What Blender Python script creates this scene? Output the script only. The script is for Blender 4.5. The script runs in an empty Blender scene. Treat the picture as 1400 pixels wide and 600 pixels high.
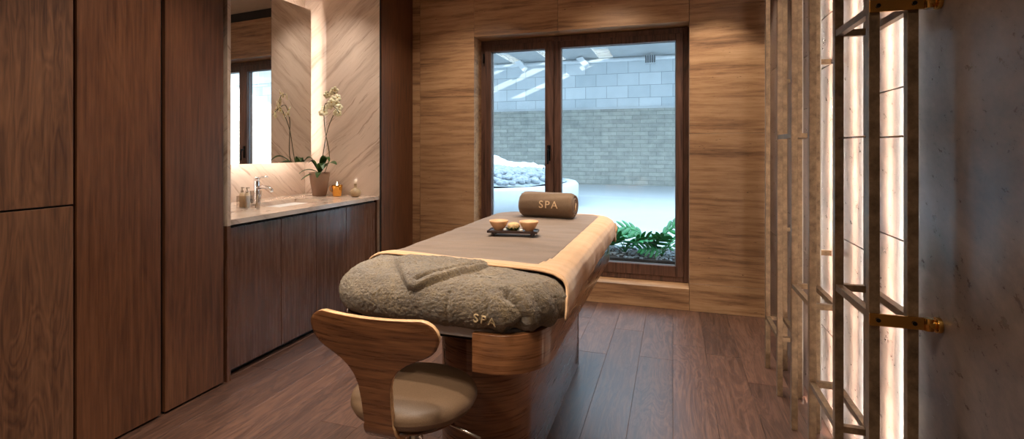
import bpy, bmesh, math, random
from mathutils import Vector, Matrix, noise
from mathutils.bvhtree import BVHTree
PI = math.pi
SC = bpy.context.scene
COL = SC.collection
random.seed(7)

# ------------------------------------------------------------------ materials
def lin(c):
    return tuple(((v/255.0)/12.92 if v/255.0 <= .04045 else ((v/255.0+.055)/1.055)**2.4) for v in c) + (1,)

class NT:
    def __init__(s, name):
        s.m = bpy.data.materials.new(name); s.m.use_nodes = True
        s.t = s.m.node_tree; s.n = s.t.nodes; s.l = s.t.links
        s.b = s.n['Principled BSDF']; s.out = s.n['Material Output']
        s.tc = s.n.new('ShaderNodeTexCoord')
    def set(s, rough=.5, metal=0, spec=None, coat=0, sheen=0):
        s.b.inputs['Roughness'].default_value = rough
        s.b.inputs['Metallic'].default_value = metal
        if spec is not None: s.b.inputs['Specular IOR Level'].default_value = spec
        s.b.inputs['Coat Weight'].default_value = coat
        if sheen: s.b.inputs['Sheen Weight'].default_value = sheen
        return s
    def mapping(s, scale=(1, 1, 1), rot=(0, 0, 0), src=None, offs=None):
        mp = s.n.new('ShaderNodeMapping')
        mp.inputs['Scale'].default_value = scale; mp.inputs['Rotation'].default_value = rot
        s.l.new(src or s.tc.outputs['Object'], mp.inputs['Vector'])
        if offs is not None: s.l.new(offs, mp.inputs['Location'])
        return mp.outputs[0]
    def noise(s, vec, scale=5, detail=6, rough=.6, dist=0):
        nz = s.n.new('ShaderNodeTexNoise'); s.l.new(vec, nz.inputs['Vector'])
        nz.inputs['Scale'].default_value = scale; nz.inputs['Detail'].default_value = detail
        nz.inputs['Roughness'].default_value = rough; nz.inputs['Distortion'].default_value = dist
        return nz.outputs['Fac']
    def wave(s, vec, scale=1, dist=4, detail=3, dscale=1.5, direction='X'):
        w = s.n.new('ShaderNodeTexWave'); s.l.new(vec, w.inputs['Vector']); w.bands_direction = direction
        w.inputs['Scale'].default_value = scale; w.inputs['Distortion'].default_value = dist
        w.inputs['Detail'].default_value = detail; w.inputs['Detail Scale'].default_value = dscale
        return w.outputs['Fac']
    def ramp(s, fac, stops):
        r = s.n.new('ShaderNodeValToRGB'); s.l.new(fac, r.inputs[0]); e = r.color_ramp.elements
        while len(e) < len(stops): e.new(.5)
        for el, (p, c) in zip(e, stops):
            el.position = p; el.color = c if len(c) == 4 else lin(c)
        return r.outputs[0]
    def mix(s, fac, a, b, mode='MIX'):
        m = s.n.new('ShaderNodeMix'); m.data_type = 'RGBA'; m.blend_type = mode
        for sock, v in ((m.inputs[0], fac), (m.inputs[6], a), (m.inputs[7], b)):
            if isinstance(v, (int, float)): sock.default_value = v
            elif isinstance(v, tuple): sock.default_value = v
            else: s.l.new(v, sock)
        return m.outputs[2]
    def math(s, op, a, b=0):
        m = s.n.new('ShaderNodeMath'); m.operation = op
        for i, v in enumerate((a, b)):
            if isinstance(v, (int, float)): m.inputs[i].default_value = v
            else: s.l.new(v, m.inputs[i])
        return m.outputs[0]
    def island(s):
        g = s.n.new('ShaderNodeNewGeometry'); return g.outputs['Random Per Island']
    def objrand(s):
        g = s.n.new('ShaderNodeObjectInfo'); return g.outputs['Random']
    def comb(s, x=0, y=0, z=0):
        c = s.n.new('ShaderNodeCombineXYZ')
        for i, v in enumerate((x, y, z)):
            if isinstance(v, (int, float)): c.inputs[i].default_value = v
            else: s.l.new(v, c.inputs[i])
        return c.outputs[0]
    def color(s, c):
        if isinstance(c, tuple): s.b.inputs['Base Color'].default_value = c
        else: s.l.new(c, s.b.inputs['Base Color'])
        return s
    def rough(s, f, lo, hi):
        m = s.n.new('ShaderNodeMapRange'); s.l.new(f, m.inputs[0])
        m.inputs[3].default_value = lo; m.inputs[4].default_value = hi
        s.l.new(m.outputs[0], s.b.inputs['Roughness']); return s
    def bump(s, h, strength=.2, dist=.01):
        b = s.n.new('ShaderNodeBump'); s.l.new(h, b.inputs['Height'])
        b.inputs['Strength'].default_value = strength; b.inputs['Distance'].default_value = dist
        s.l.new(b.outputs[0], s.b.inputs['Normal']); return s

def plain(name, c, rough=.5, metal=0, spec=None, coat=0, var=.12, vs=12):
    t = NT(name).set(rough, metal, spec, coat)
    f = t.noise(t.mapping(), vs, 4)
    a = tuple(v*(1-var) for v in lin(c)[:3])+(1,); b = tuple(min(1, v*(1+var)) for v in lin(c)[:3])+(1,)
    t.color(t.ramp(f, [(.3, a), (.7, b)]))
    return t.m

def wood(name, dark, mid, light, axis='Z', rough=.38, fine=60, figure=2.2, coat=0, bump=.12, ring=.28):
    """grain runs along `axis`"""
    t = NT(name).set(rough, coat=coat)
    ks = {'X': (0,), 'Y': (1,), 'Z': (2,), 'H': (0, 1)}[axis]
    sc = [1, 1, 1]; sc2 = [1, 1, 1]
    for k in ks: sc[k] = .045; sc2[k] = .16
    off = t.comb(t.math('MULTIPLY', t.objrand(), 11.3), t.math('MULTIPLY', t.objrand(), 7.7), t.math('MULTIPLY', t.objrand(), 5.1))
    vf = t.mapping(tuple(sc), offs=off)
    vw = t.mapping(tuple(sc2), offs=off)
    fine_n = t.noise(vf, fine, 5, .65)
    fig = t.noise(vw, figure*2.2, 3, .5, 1.2)
    rings = t.math('FRACT', t.math('MULTIPLY', fig, 9.0))
    rings = t.math('ABSOLUTE', t.math('SUBTRACT', rings, .5))
    blot = t.noise(t.mapping((1, 1, .5)), 1.7, 3, .5)
    f = t.math('ADD', t.math('MULTIPLY', fine_n, .62), t.math('ADD', t.math('MULTIPLY', rings, ring), t.math('MULTIPLY', blot, .24+(.28-ring)*.5)))
    t.color(t.ramp(f, [(.36, dark), (.50, mid), (.66, light)]))
    t.rough(fine_n, rough-.06, rough+.12)
    t.bump(fine_n, bump, .002)
    return t.m

M = {}
M['door_wood'] = wood('smoked oak veneer', (72, 43, 27), (98, 61, 39), (118, 77, 50), 'Z', .36, ring=.12)
M['side_wood'] = wood('figured oak veneer', (74, 47, 32), (102, 68, 46), (122, 84, 58), 'Z', .45, 50, 3.6)
M['vanity_wood'] = wood('vanity oak veneer', (66, 41, 29), (90, 57, 40), (108, 71, 51), 'Z', .24, ring=.14, coat=.25)
M['walnut'] = wood('walnut veneer', (80, 48, 28), (124, 80, 49), (154, 105, 67), 'H', .26, 130, 2.4, .5, ring=.16)
M['walnut_y'] = M['walnut']
M['ply_edge'] = wood('plywood edge', (190, 144, 100), (222, 176, 128), (238, 198, 152), 'X', .4, 90, 2)
M['frame_wood'] = wood('window frame wood', (58, 38, 30), (88, 60, 48), (104, 74, 60), 'Z', .4, 60, 2)
M['black'] = plain('dark core and gap shade', (20, 15, 12), .6)  # near-black that paints shade into gaps and recesses, and backs hidden cores
M['rubber'] = plain('grey gasket', (120, 130, 138), .5)
M['dark_metal'] = plain('dark metal', (28, 26, 25), .35, .8)
M['chrome'] = plain('chrome', (225, 225, 228), .08, 1, var=.02)
M['steel'] = plain('brushed steel', (190, 180, 170), .25, 1, var=.05)
M['alu'] = plain('aluminium profile', (170, 165, 158), .4, .7)

def travertine():
    t = NT('travertine').set(.42)
    isl = t.island()
    off = t.comb(t.math('MULTIPLY', isl, 13.0), 0, t.math('MULTIPLY', isl, 31.0))
    warp = t.noise(t.mapping((.35, 1, .8), offs=off), 1.3, 3)
    v = t.mapping((.09, .6, 1.25), offs=off)
    vadd = t.n.new('ShaderNodeVectorMath'); vadd.operation = 'ADD'
    t.l.new(v, vadd.inputs[0]); t.l.new(t.comb(0, 0, t.math('MULTIPLY', warp, .12)), vadd.inputs[1])
    band = t.noise(vadd.outputs[0], 6.5, 7, .68)
    thin = t.noise(vadd.outputs[0], 26, 5, .7)
    f = t.math('ADD', t.math('MULTIPLY', band, .60), t.math('MULTIPLY', thin, .40))
    base = t.ramp(f, [(.34, (108, 78, 54)), (.43, (146, 108, 76)), (.51, (170, 130, 93)), (.62, (186, 148, 110)), (.74, (160, 122, 88))])
    pits = t.noise(t.mapping((.22, 1, 1), offs=off), 62, 3, .8)
    holes = t.ramp(pits, [(.66, (0, 0, 0, 1)), (.72, (1, 1, 1, 1))])
    t.color(t.mix(holes, base, lin((84, 60, 40))))
    t.bump(f, .15, .004)
    return t.m
M['travertine'] = travertine()

def marble(name='veined beige marble'):
    t = NT(name).set(.13)
    def dirn(rot, sc): return t.mapping(sc, src=t.mapping((1, 1, 1), rot))
    g = t.n.new('ShaderNodeNewGeometry'); sx = t.n.new('ShaderNodeSeparateXYZ'); t.l.new(g.outputs['Normal'], sx.inputs[0])
    side = t.math('GREATER_THAN', t.math('ABSOLUTE', sx.outputs[1]), .5)
    vec = t.mix(side, dirn((math.radians(40), 0, 0), (1, .07, 1)), dirn((0, math.radians(40), 0), (.07, 1, 1)))
    warp = t.noise(t.mapping((1, 1, 1)), 1.6, 3)
    va = t.n.new('ShaderNodeVectorMath'); va.operation = 'ADD'; t.l.new(vec, va.inputs[0]); t.l.new(t.comb(0, 0, t.math('MULTIPLY', warp, .13)), va.inputs[1]); vec = va.outputs[0]
    cloud = t.noise(vec, 7.5, 9, .68)
    streak = t.noise(vec, 38, 5, .7)
    base = t.ramp(cloud, [(.32, (152, 128, 112)), (.43, (190, 168, 150)), (.52, (206, 184, 165)), (.7, (214, 194, 176))])
    thin = t.ramp(streak, [(.33, (.9, .9, .9, 1)), (.42, (0, 0, 0, 1))])
    col = t.mix(t.math('MULTIPLY', thin, .65), base, lin((138, 110, 94)))
    t.color(col)
    return t.m
M['marble'] = marble()

def rack_stone():
    t = NT('grey brown slate').set(.3)
    isl = t.island()
    off = t.comb(t.math('MULTIPLY', isl, 9.0), t.math('MULTIPLY', isl, 17.0), t.math('MULTIPLY', isl, 23.0))
    v = t.mapping((1, .7, 1), offs=off)
    v = t.mapping((1, .6, 1), src=t.mapping((1, 1, 1), (math.radians(-25), 0, 0), offs=off)); a = t.noise(v, 3.0, 8, .62, .5); b = t.noise(v, 30, 6, .75)
    f = t.math('ADD', t.math('MULTIPLY', a, .65), t.math('MULTIPLY', b, .35))
    t.color(t.ramp(f, [(.36, (66, 55, 50)), (.5, (104, 88, 79)), (.64, (132, 115, 103))]))
    t.rough(b, .2, .4); t.bump(f, .12, .003)
    return t.m
M['rack_stone'] = rack_stone()

def floor_mat():
    t = NT('oak plank floor')
    isl = t.island()
    off = t.comb(t.math('MULTIPLY', isl, 7.0), t.math('MULTIPLY', isl, 19.0), 0)
    v = t.mapping((1, .05, 1), offs=off)
    fine = t.noise(v, 55, 6, .7)
    fig = t.noise(t.mapping((1, .16, 1), offs=off), 9, 4, .6, 1.5)
    rings = t.math('ABSOLUTE', t.math('SUBTRACT', t.math('FRACT', t.math('MULTIPLY', fig, 7.0)), .5))
    f = t.math('ADD', t.math('MULTIPLY', fine, .6), t.math('ADD', t.math('MULTIPLY', rings, .3), t.math('MULTIPLY', isl, .14)))
    t.color(t.ramp(f, [(.30, (58, 39, 31)), (.46, (84, 58, 46)), (.62, (108, 77, 61)), (.8, (120, 88, 70))]))
    t.set(.36); t.rough(fine, .28, .5); t.bump(f, .3, .003)
    return t.m
M['floor'] = floor_mat()

def brass():
    t = NT('antique brass').set(.3, .6)
    f = t.noise(t.mapping(), 22, 6, .7)
    t.color(t.ramp(f, [(.3, (92, 74, 56)), (.55, (134, 110, 84)), (.75, (158, 132, 104))]))
    t.rough(f, .3, .5)
    return t.m
M['brass'] = brass()
M['brass_bright'] = plain('polished brass', (205, 158, 84), .18, 1)
M['plaster'] = plain('ceiling plaster', (205, 186, 164), .8, var=.03)

def fleece():
    t = NT('olive fleece').set(.95, sheen=.5)
    n1 = t.noise(t.mapping(), 230, 4, .8); n2 = t.noise(t.mapping((1, 1, 1)), 60, 5, .75, .6); n3 = t.noise(t.mapping(), 9, 4, .6)
    f = t.math('ADD', t.math('MULTIPLY', n1, .45), t.math('ADD', t.math('MULTIPLY', n2, .3), t.math('MULTIPLY', n3, .25)))
    t.color(t.ramp(f, [(.38, (62, 46, 24)), (.5, (112, 88, 50)), (.62, (164, 136, 88))]))
    t.bump(f, 1.0, .02)
    return t.m
M['fleece'] = fleece()

def cloth(name, a, b, sc=260, bump=.25):
    t = NT(name).set(.88, sheen=.25)
    n1 = t.noise(t.mapping(), sc, 3, .6); n2 = t.noise(t.mapping((.6, 3, 1)), 5, 5, .6)
    f = t.math('ADD', t.math('MULTIPLY', n1, .5), t.math('MULTIPLY', n2, .5))
    t.color(t.ramp(f, [(.35, a), (.65, b)]))
    t.bump(f, bump, .004)
    return t.m
M['sheet'] = cloth('taupe grey sheet', (104, 86, 72), (136, 115, 98))
M['cream'] = cloth('cream hem cloth', (190, 148, 108), (214, 174, 134))
M['towel'] = cloth('brown towel', (92, 70, 50), (134, 108, 82), 300, .8)
M['thread'] = plain('cream embroidery thread', (222, 190, 150), .7)
M['thread_dim'] = plain('sand embroidery thread', (206, 180, 138), .7)
M['mattress'] = plain('white vinyl', (196, 200, 206), .35)
def leather():
    t = NT('taupe leather').set(.46)
    f = t.noise(t.mapping(), 400, 3, .6)
    t.color(t.ramp(f, [(.3, (112, 88, 66)), (.7, (132, 106, 82))])); t.bump(f, .08, .001)
    return t.m
M['leather'] = leather()
M['terracotta'] = plain('mauve brown ceramic', (142, 112, 92), .55, var=.06)
M['vase'] = plain('beige speckled ceramic', (168, 142, 106), .5, var=.15, vs=60)
M['gold'] = plain('gold mirrored glass', (230, 170, 82), .1, 1, var=.04)
M['wax'] = plain('candle wax', (240, 226, 196), .5, var=.03)
M['leaf'] = plain('dark green leaf', (48, 78, 28), .32, var=.35, vs=30)
M['fern'] = plain('fern green', (30, 128, 66), .42, var=.4, vs=25)
M['stem'] = plain('orchid stem', (70, 66, 34), .5)
M['petal'] = plain('cream orchid petal', (240, 232, 196), .55, var=.05)
M['petal_core'] = plain('yellow orchid lip', (196, 158, 50), .5)
M['bark'] = plain('bark chips', (74, 50, 34), .9, var=.5, vs=60)
M['bowl'] = plain('wooden bowl', (214, 166, 122), .45, var=.12, vs=20)
M['bowl_in'] = plain('bath salts', (200, 170, 134), .8, var=.3, vs=90)
M['tray'] = wood('ebony tray', (22, 13, 12), (44, 26, 22), (66, 42, 34), 'X', .3)
M['loofah'] = plain('dried flower head', (206, 172, 122), .85, var=.3, vs=90)
M['pebble_w'] = plain('white pebble', (208, 206, 200), .5, var=.08)
M['porcelain'] = plain('white porcelain', (236, 230, 222), .12, var=.02)
M['soap'] = plain('pale lotion', (206, 184, 150), .3, var=.05)
M['label'] = plain('grey label print', (60, 52, 46), .5)

def glass_mat(name, tint=(1, 1, 1, 1), refl=.10, rough=0.0):
    t = NT(name); t.n.remove(t.b)
    tr = t.n.new('ShaderNodeBsdfTransparent'); tr.inputs[0].default_value = tint
    gl = t.n.new('ShaderNodeBsdfGlossy'); gl.inputs['Roughness'].default_value = rough
    lw = t.n.new('ShaderNodeLayerWeight'); lw.inputs['Blend'].default_value = .5
    fz = t.math('ADD', t.math('MULTIPLY', t.math('POWER', lw.outputs['Facing'], 3.5), .7), refl*.4)
    mx = t.n.new('ShaderNodeMixShader'); t.l.new(fz, mx.inputs[0])
    t.l.new(tr.outputs[0], mx.inputs[1]); t.l.new(gl.outputs[0], mx.inputs[2]); t.l.new(mx.outputs[0], t.out.inputs[0])
    # procedural smudge variation in the roughness
    nz = t.noise(t.mapping(), 3, 2); mr = t.math('MULTIPLY', nz, .02); t.l.new(mr, gl.inputs['Roughness'])
    return t.m
M['glass'] = glass_mat('window glass', (.93, .97, .98, 1))
M['smoky'] = glass_mat('smoked slot tint glass', (.12, .13, .135, 1))  # tint for the added roof slots, dims the sky behind them
M['clear'] = glass_mat('clear tumbler glass', (.86, .84, .82, 1))
def mirror_mat():
    t = NT('silver mirror').set(.01, 1)
    t.color(t.ramp(t.noise(t.mapping(), 2, 2), [(.3, (.80, .79, .77, 1)), (.7, (.82, .81, .79, 1))])); return t.m
M['mirror'] = mirror_mat()
def emit(name, c, s):
    t = NT(name); t.n.remove(t.b)
    e = t.n.new('ShaderNodeEmission'); e.inputs[1].default_value = s
    nz = t.noise(t.mapping(), 4, 2)
    lo = tuple(v*.97 for v in c[:3])+(1,)
    t.l.new(t.ramp(nz, [(.2, lo), (.8, c)]), e.inputs[0]); t.l.new(e.outputs[0], t.out.inputs[0])
    return t.m
WARM = (1.0, .86, .71, 1); WARMW = (1.0, .92, .84, 1)
M['led_rack'] = emit('warm light strip', (1.0, .85, .73, 1), 46)
M['led_mirror'] = emit('mirror light strip', (1.0, .90, .82, 1), 21)
M['flame'] = emit('candle flame', (1.0, .8, .5, 1), 7)

# exterior
def block_wall():
    t = NT('pale stone blocks').set(.8)
    br = t.n.new('ShaderNodeTexBrick')
    v = t.mapping((1, 1, 1), (math.radians(90), 0, 0))
    t.l.new(v, br.inputs['Vector'])
    br.inputs['Scale'].default_value = 1; br.inputs['Brick Width'].default_value = .58; br.inputs['Row Height'].default_value = .335
    br.inputs['Mortar Size'].default_value = .006
    br.inputs['Color1'].default_value = lin((222, 226, 228)); br.inputs['Color2'].default_value = lin((192, 200, 204)); br.inputs['Mortar'].default_value = lin((120, 130, 134))
    t.color(t.mix(.25, br.outputs[0], t.ramp(t.noise(t.mapping(), 2, 5), [(.3, (150, 160, 165)), (.7, (215, 220, 222))])))
    return t.m
M['blocks'] = block_wall()
def rubble_wall():
    t = NT('grey green ledge stone').set(.85)
    br = t.n.new('ShaderNodeTexBrick')
    t.l.new(t.mapping((1, 1, 1), (math.radians(90), 0, 0)), br.inputs['Vector'])
    br.inputs['Scale'].default_value = 1; br.inputs['Brick Width'].default_value = .42; br.inputs['Row Height'].default_value = .11
    br.inputs['Mortar Size'].default_value = .008
    br.inputs['Color1'].default_value = lin((176, 176, 168)); br.inputs['Color2'].default_value = lin((146, 148, 142)); br.inputs['Mortar'].default_value = lin((122, 126, 120))
    n = t.ramp(t.noise(t.mapping(), 6, 6), [(.3, (132, 136, 130)), (.7, (192, 192, 182))])
    t.color(t.mix(.4, br.outputs[0], n)); t.bump(br.outputs['Fac'], .6, .02)
    return t.m
M['rubble'] = rubble_wall()
M['terrace'] = plain('pale terrace stone', (178, 182, 184), .6, var=.06, vs=1.2)
M['white_render'] = plain('white rendered curb', (196, 200, 202), .7, var=.04)
M['concrete'] = plain('grey concrete', (190, 194, 196), .85, var=.08, vs=2)
M['gravel'] = plain('grey gravel', (150, 157, 162), .85, var=.3, vs=14)
M['white_gravel'] = plain('white gravel', (222, 224, 224), .8, var=.12, vs=20)
M['soil'] = plain('dark soil', (50, 44, 40), .95, var=.5, vs=40)
M['pipe'] = plain('white painted pipe', (225, 228, 230), .5, var=.03)

# ------------------------------------------------------------------ mesh builder
class MB:
    def __init__(s): s.v = []; s.f = []; s.mi = []; s.sm = []
    def face(s, idx, mi=0, sm=False): s.f.append(tuple(idx)); s.mi.append(mi); s.sm.append(sm)
    def box(s, x0, x1, y0, y1, z0, z1, mi=0):
        b = len(s.v)
        s.v += [(x, y, z) for z in (z0, z1) for y in (y0, y1) for x in (x0, x1)]
        for q in ((0, 2, 3, 1), (4, 5, 7, 6), (0, 1, 5, 4), (2, 6, 7, 3), (0, 4, 6, 2), (1, 3, 7, 5)):
            s.face([b+i for i in q], mi)
        return s
    def tube(s, path, r, n=12, mi=0, caps=True):
        path = [Vector(p) for p in path]; rs = r if isinstance(r, (list, tuple)) else [r]*len(path)
        up = Vector((0, 0, 1)); rings = []; prev = None
        for i, p in enumerate(path):
            d = (path[min(i+1, len(path)-1)]-path[max(i-1, 0)])
            d = d.normalized() if d.length > 1e-9 else up
            if prev is None:
                a = d.orthogonal().normalized()
            else:
                a = (prev-d*prev.dot(d)); a = a.normalized() if a.length > 1e-6 else d.orthogonal().normalized()
            prev = a; b = d.cross(a); ring = []
            for k in range(n):
                t = 2*PI*k/n; ring.append(len(s.v)); s.v.append(tuple(p+(a*math.cos(t)+b*math.sin(t))*rs[i]))
            rings.append(ring)
        for A, B in zip(rings, rings[1:]):
            for k in range(n): s.face([A[k], A[(k+1) % n], B[(k+1) % n], B[k]], mi, True)
        if caps:
            s.face(list(reversed(rings[0])), mi); s.face(rings[-1], mi)
        return s
    def lathe(s, c, prof, n=32, mi=0, sx=1, sy=1, cap=True):
        rings = []
        for r, z in prof:
            ring = []
            for k in range(n):
                t = 2*PI*k/n; ring.append(len(s.v)); s.v.append((c[0]+r*math.cos(t)*sx, c[1]+r*math.sin(t)*sy, c[2]+z))
            rings.append(ring)
        for A, B in zip(rings, rings[1:]):
            for k in range(n): s.face([A[k], A[(k+1) % n], B[(k+1) % n], B[k]], mi, True)
        if cap:
            s.face(list(reversed(rings[0])), mi); s.face(rings[-1], mi)
        return s
    def grid(s, rows, mi=0, closed=False, fm=None):
        idx = [[len(s.v)+i*len(rows[0])+j for j in range(len(rows[0]))] for i in range(len(rows))]
        for r in rows: s.v += [tuple(p) for p in r]
        n = len(rows[0])
        for i in range(len(rows)-1):
            for j in range(n if closed else n-1):
                k = (j+1) % n
                s.face([idx[i][j], idx[i][k], idx[i+1][k], idx[i+1][j]], fm(i, j) if fm else mi, True)
        return s
    def prism(s, pts, d, mi=0, mi_side=None):
        """planar polygon pts (3D) extruded by vector d"""
        b = len(s.v); n = len(pts); d = Vector(d)
        s.v += [tuple(p) for p in pts]+[tuple(Vector(p)+d) for p in pts]
        s.face([b+i for i in reversed(range(n))], mi); s.face([b+n+i for i in range(n)], mi)
        for i in range(n):
            j = (i+1) % n; s.face([b+i, b+j, b+n+j, b+n+i], mi if mi_side is None else mi_side)
        return s
    def ball(s, c, r, sub=2, mi=0, sc=(1, 1, 1)):
        bm = bmesh.new(); bmesh.ops.create_icosphere(bm, subdivisions=sub, radius=1)
        b = len(s.v); rr = Matrix.Rotation(random.uniform(0, 6), 3, 'Z')
        for v in bm.verts:
            q = rr @ Vector((v.co.x*sc[0]*r, v.co.y*sc[1]*r, v.co.z*sc[2]*r)); s.v.append((c[0]+q.x, c[1]+q.y, c[2]+q.z))
        for f in bm.faces: s.face([b+v.index for v in f.verts], mi, True)
        bm.free(); return s
    def build(s, name, mats, parent=None, bevel=0, seg=2, solid=0, subsurf=0, recalc=True, angle=35, smooth_all=False, weld=0):
        me = bpy.data.meshes.new(name)
        off = Vector(WL.get(parent.name, (0, 0, 0))) if parent else Vector((0, 0, 0))
        me.from_pydata([tuple(Vector(v)-off) for v in s.v], [], s.f)
        mats = mats if isinstance(mats, (list, tuple)) else [mats]
        for m in mats: me.materials.append(m)
        for p, mi, sm in zip(me.polygons, s.mi, s.sm): p.material_index = mi; p.use_smooth = sm or smooth_all
        if recalc:
            bm = bmesh.new(); bm.from_mesh(me)
            if weld: bmesh.ops.remove_doubles(bm, verts=bm.verts, dist=weld); bmesh.ops.dissolve_degenerate(bm, edges=bm.edges, dist=1e-6)
            bmesh.ops.recalc_face_normals(bm, faces=bm.faces); bm.to_mesh(me); bm.free()
        me.update()
        o = bpy.data.objects.new(name, me); COL.objects.link(o)
        if parent: o.parent = parent; WL[o.name] = tuple(off)
        else: WL[o.name] = (0, 0, 0)
        if bevel:
            b = o.modifiers.new('bevel', 'BEVEL'); b.width = bevel; b.segments = seg; b.limit_method = 'ANGLE'; b.angle_limit = math.radians(angle); b.harden_normals = False
        if solid:
            b = o.modifiers.new('solid', 'SOLIDIFY'); b.thickness = solid; b.offset = 0
        if subsurf:
            b = o.modifiers.new('sub', 'SUBSURF'); b.levels = subsurf; b.render_levels = subsurf
        return o
WL = {}
def thing(name, label, cat, loc=(0, 0, 0), group=None):
    o = bpy.data.objects.new(name, None); COL.objects.link(o); o.location = loc; o.empty_display_size = .05
    WL[o.name] = tuple(loc); return tag(o, label, cat, group)
def tag(o, label, cat, group=None, kind=None):
    o['label'] = label; o['category'] = cat
    if group: o['group'] = group
    if kind: o['kind'] = kind
    return o
def struct(name, mb, m, **k):
    o = mb.build(name, m, **k); o['kind'] = 'structure'; return o

def text_mesh(txt, size, extrude=.0):
    cu = bpy.data.curves.new('lettering', 'FONT'); cu.body = txt; cu.size = size; cu.extrude = extrude; cu.align_x = 'CENTER'; cu.align_y = 'CENTER'
    cu.resolution_u = 6; cu.space_character = 1.25
    ob = bpy.data.objects.new('lettering', cu); COL.objects.link(ob)
    bpy.context.view_layer.update()
    me = bpy.data.meshes.new_from_object(ob.evaluated_get(bpy.context.evaluated_depsgraph_get()))
    bpy.data.objects.remove(ob); bpy.data.curves.remove(cu)
    return me

# ------------------------------------------------------------------ dimensions
RX = .685          # right stone wall
BY = 4.25          # window wall
LX = -2.36         # wardrobe fronts
CZ = 2.85
NX = -3.14         # niche rear wall
NY0, NY1 = 2.185, 3.70
FY = 4.43          # window frame plane
OX0, OX1, OZ0, OZ1 = -1.73, .125, .175, 2.32
BACK = -1.6        # wall behind the viewer

# floor: individual planks along Y
mb = MB(); x = -3.2; i = 0
while x < .80:
    y = BACK-.2 - random.uniform(0, 1.5)
    while y < 4.5:
        L = random.uniform(1.6, 2.3)
        mb.box(x+.0005, x+.1995, max(y, BACK-.2), min(y+L-.0015, 4.5), -.02, 0)
        y += L
    x += .2
struct('floor', mb, M['floor'], bevel=.0006, seg=1)
struct('floor_2', MB().box(-3.4, .9, BACK-.3, 4.6, -.12, -.0201), M['black'])['label'] = 'dark screed under the planks'

# window wall of travertine slabs
mb = MB(); g = .0012
def slab(x0, x1, z0, z1): mb.box(x0+g, x1-g, BY, FY+.06, z0+g, z1-g)
ZC = 2.74
for x0, x1, zs in ((-2.45, -2.283, (0, .62, 1.85, ZC)), (-2.283, OX0, (0, .60, 1.78, ZC)), (OX1, RX+.12, (0, .22, 1.42, 2.43, ZC))):
    for a, b in zip(zs, zs[1:]): slab(x0, x1, a, b)
slab(OX0, OX1, 0, OZ0)
slab(OX0, -.95, OZ1, ZC); slab(-.95, OX1, OZ1, ZC)
struct('wall_window', mb, M['travertine'], bevel=.001, seg=1)
struct('wall_window_core', MB().box(-3.2, OX0, FY+.061, 4.66, 0, CZ).box(OX1, .9, FY+.061, 4.66, 0, CZ).box(OX0, OX1, FY+.061, 4.66, 2.31, CZ).box(OX0, OX1, FY+.061, 4.66, -.1, .19)
       .box(-3.2, .9, BY+.12, FY+.06, ZC+.001, CZ).box(-3.2, -2.451, BY, FY+.06, 0, ZC), M['white_render'])
struct('gap_shade_strip', MB().box(-2.36, RX, BY+.04, BY+.12, ZC+.001, CZ), M['black'])  # black strip that paints shade into the gap below the ceiling

# right wall of staggered slabs
mb = MB()
cols = ((BACK, -.4, (0, 1.6, CZ)), (-.4, .62, (0, .55, 2.0, CZ)), (.62, 1.78, (0, .28, 2.35, CZ)), (1.78, 2.12, (0, 1.011, 1.493, CZ)), (2.12, 2.5, (0, .919, 2.3, CZ)),
        (2.5, 2.85, (0, .45, 1.685, 1.92, CZ)), (2.85, 3.2, (0, .733, 1.516, 1.798, CZ)), (3.2, 3.6, (0, .9, 2.035, CZ)), (3.6, BY, (0, .69, 1.867, CZ)))
for y0, y1, zs in cols:
    for a, b in zip(zs, zs[1:]): mb.box(RX, RX+.03, y0+.0003, y1-.0003, a+.0025, b-.0025)
struct('wall_right', mb, M['rack_stone'])
struct('wall_right_core', MB().box(RX+.0301, RX+.2, BACK, 4.66, 0, CZ), M['black'])
struct('ceiling', MB().box(-3.4, .9, BACK-.2, 4.66, CZ, CZ+.15), M['plaster'])
struct('wall_rear', MB().box(-3.4, .9, BACK-.15, BACK, 0, CZ), M['plaster'])
# niche
struct('wall_niche', MB().box(NX-.1, NX, NY0-.05, NY1+.1, 0, CZ).box(NX, LX-.012, NY1, NY1+.1, 0, CZ), M['marble'])
struct('wall_left_core', MB().box(-3.4, NX-.1, BACK, 4.66, 0, CZ).box(-3.24, -3.02, BACK, NY0-.06, 0, CZ).box(-3.14, -2.42, NY1+.1005, BY, 0, CZ), M['black'])
struct('trim_2', MB().box(NX, LX+.003, NY0-.022, NY0, .868, CZ), M['marble'])
struct('trim_4', MB().box(NX, LX+.002, NY0-.022, NY0, 0, .867), M['vanity_wood'])

# ------------------------------------------------------------------ window
wn = thing('window_1', 'brown framed two part window', 'window', (-.8, FY, .19)); del wn['category']; del wn['label']; wn['kind'] = 'structure'
GZ0, GZ1 = .309, 2.22
def ring(mb, x0, x1, z0, z1, w, y0, y1, wb=None, wr=None):
    wb = wb or w; wr = wr or w
    mb.box(x0, x0+w, y0, y1, z0, z1).box(x1-wr, x1, y0, y1, z0, z1).box(x0+w, x1-wr, y0, y1, z0, z0+wb).box(x0+w, x1-wr, y0, y1, z1-w, z1)
mb = MB(); ring(mb, OX0-.01, OX1+.01, .176, 2.315, .05, FY, FY+.10); mb.box(-1.05, -1.0, FY, FY+.1, .226, 2.265)
mb.build('window_frame', M['frame_wood'], wn, bevel=.003)
mb = MB(); ring(mb, -1.69, -1.028, .22, 2.27, .066, FY-.018, FY+.06, .09, .078)
sa = mb.build('sash', M['frame_wood'], wn, bevel=.004)
mb = MB(); ring(mb, -1.022, .085, .22, 2.27, .062, FY-.006, FY+.06, .09, .062)
sb = mb.build('sash', M['frame_wood'], wn, bevel=.004)
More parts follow.
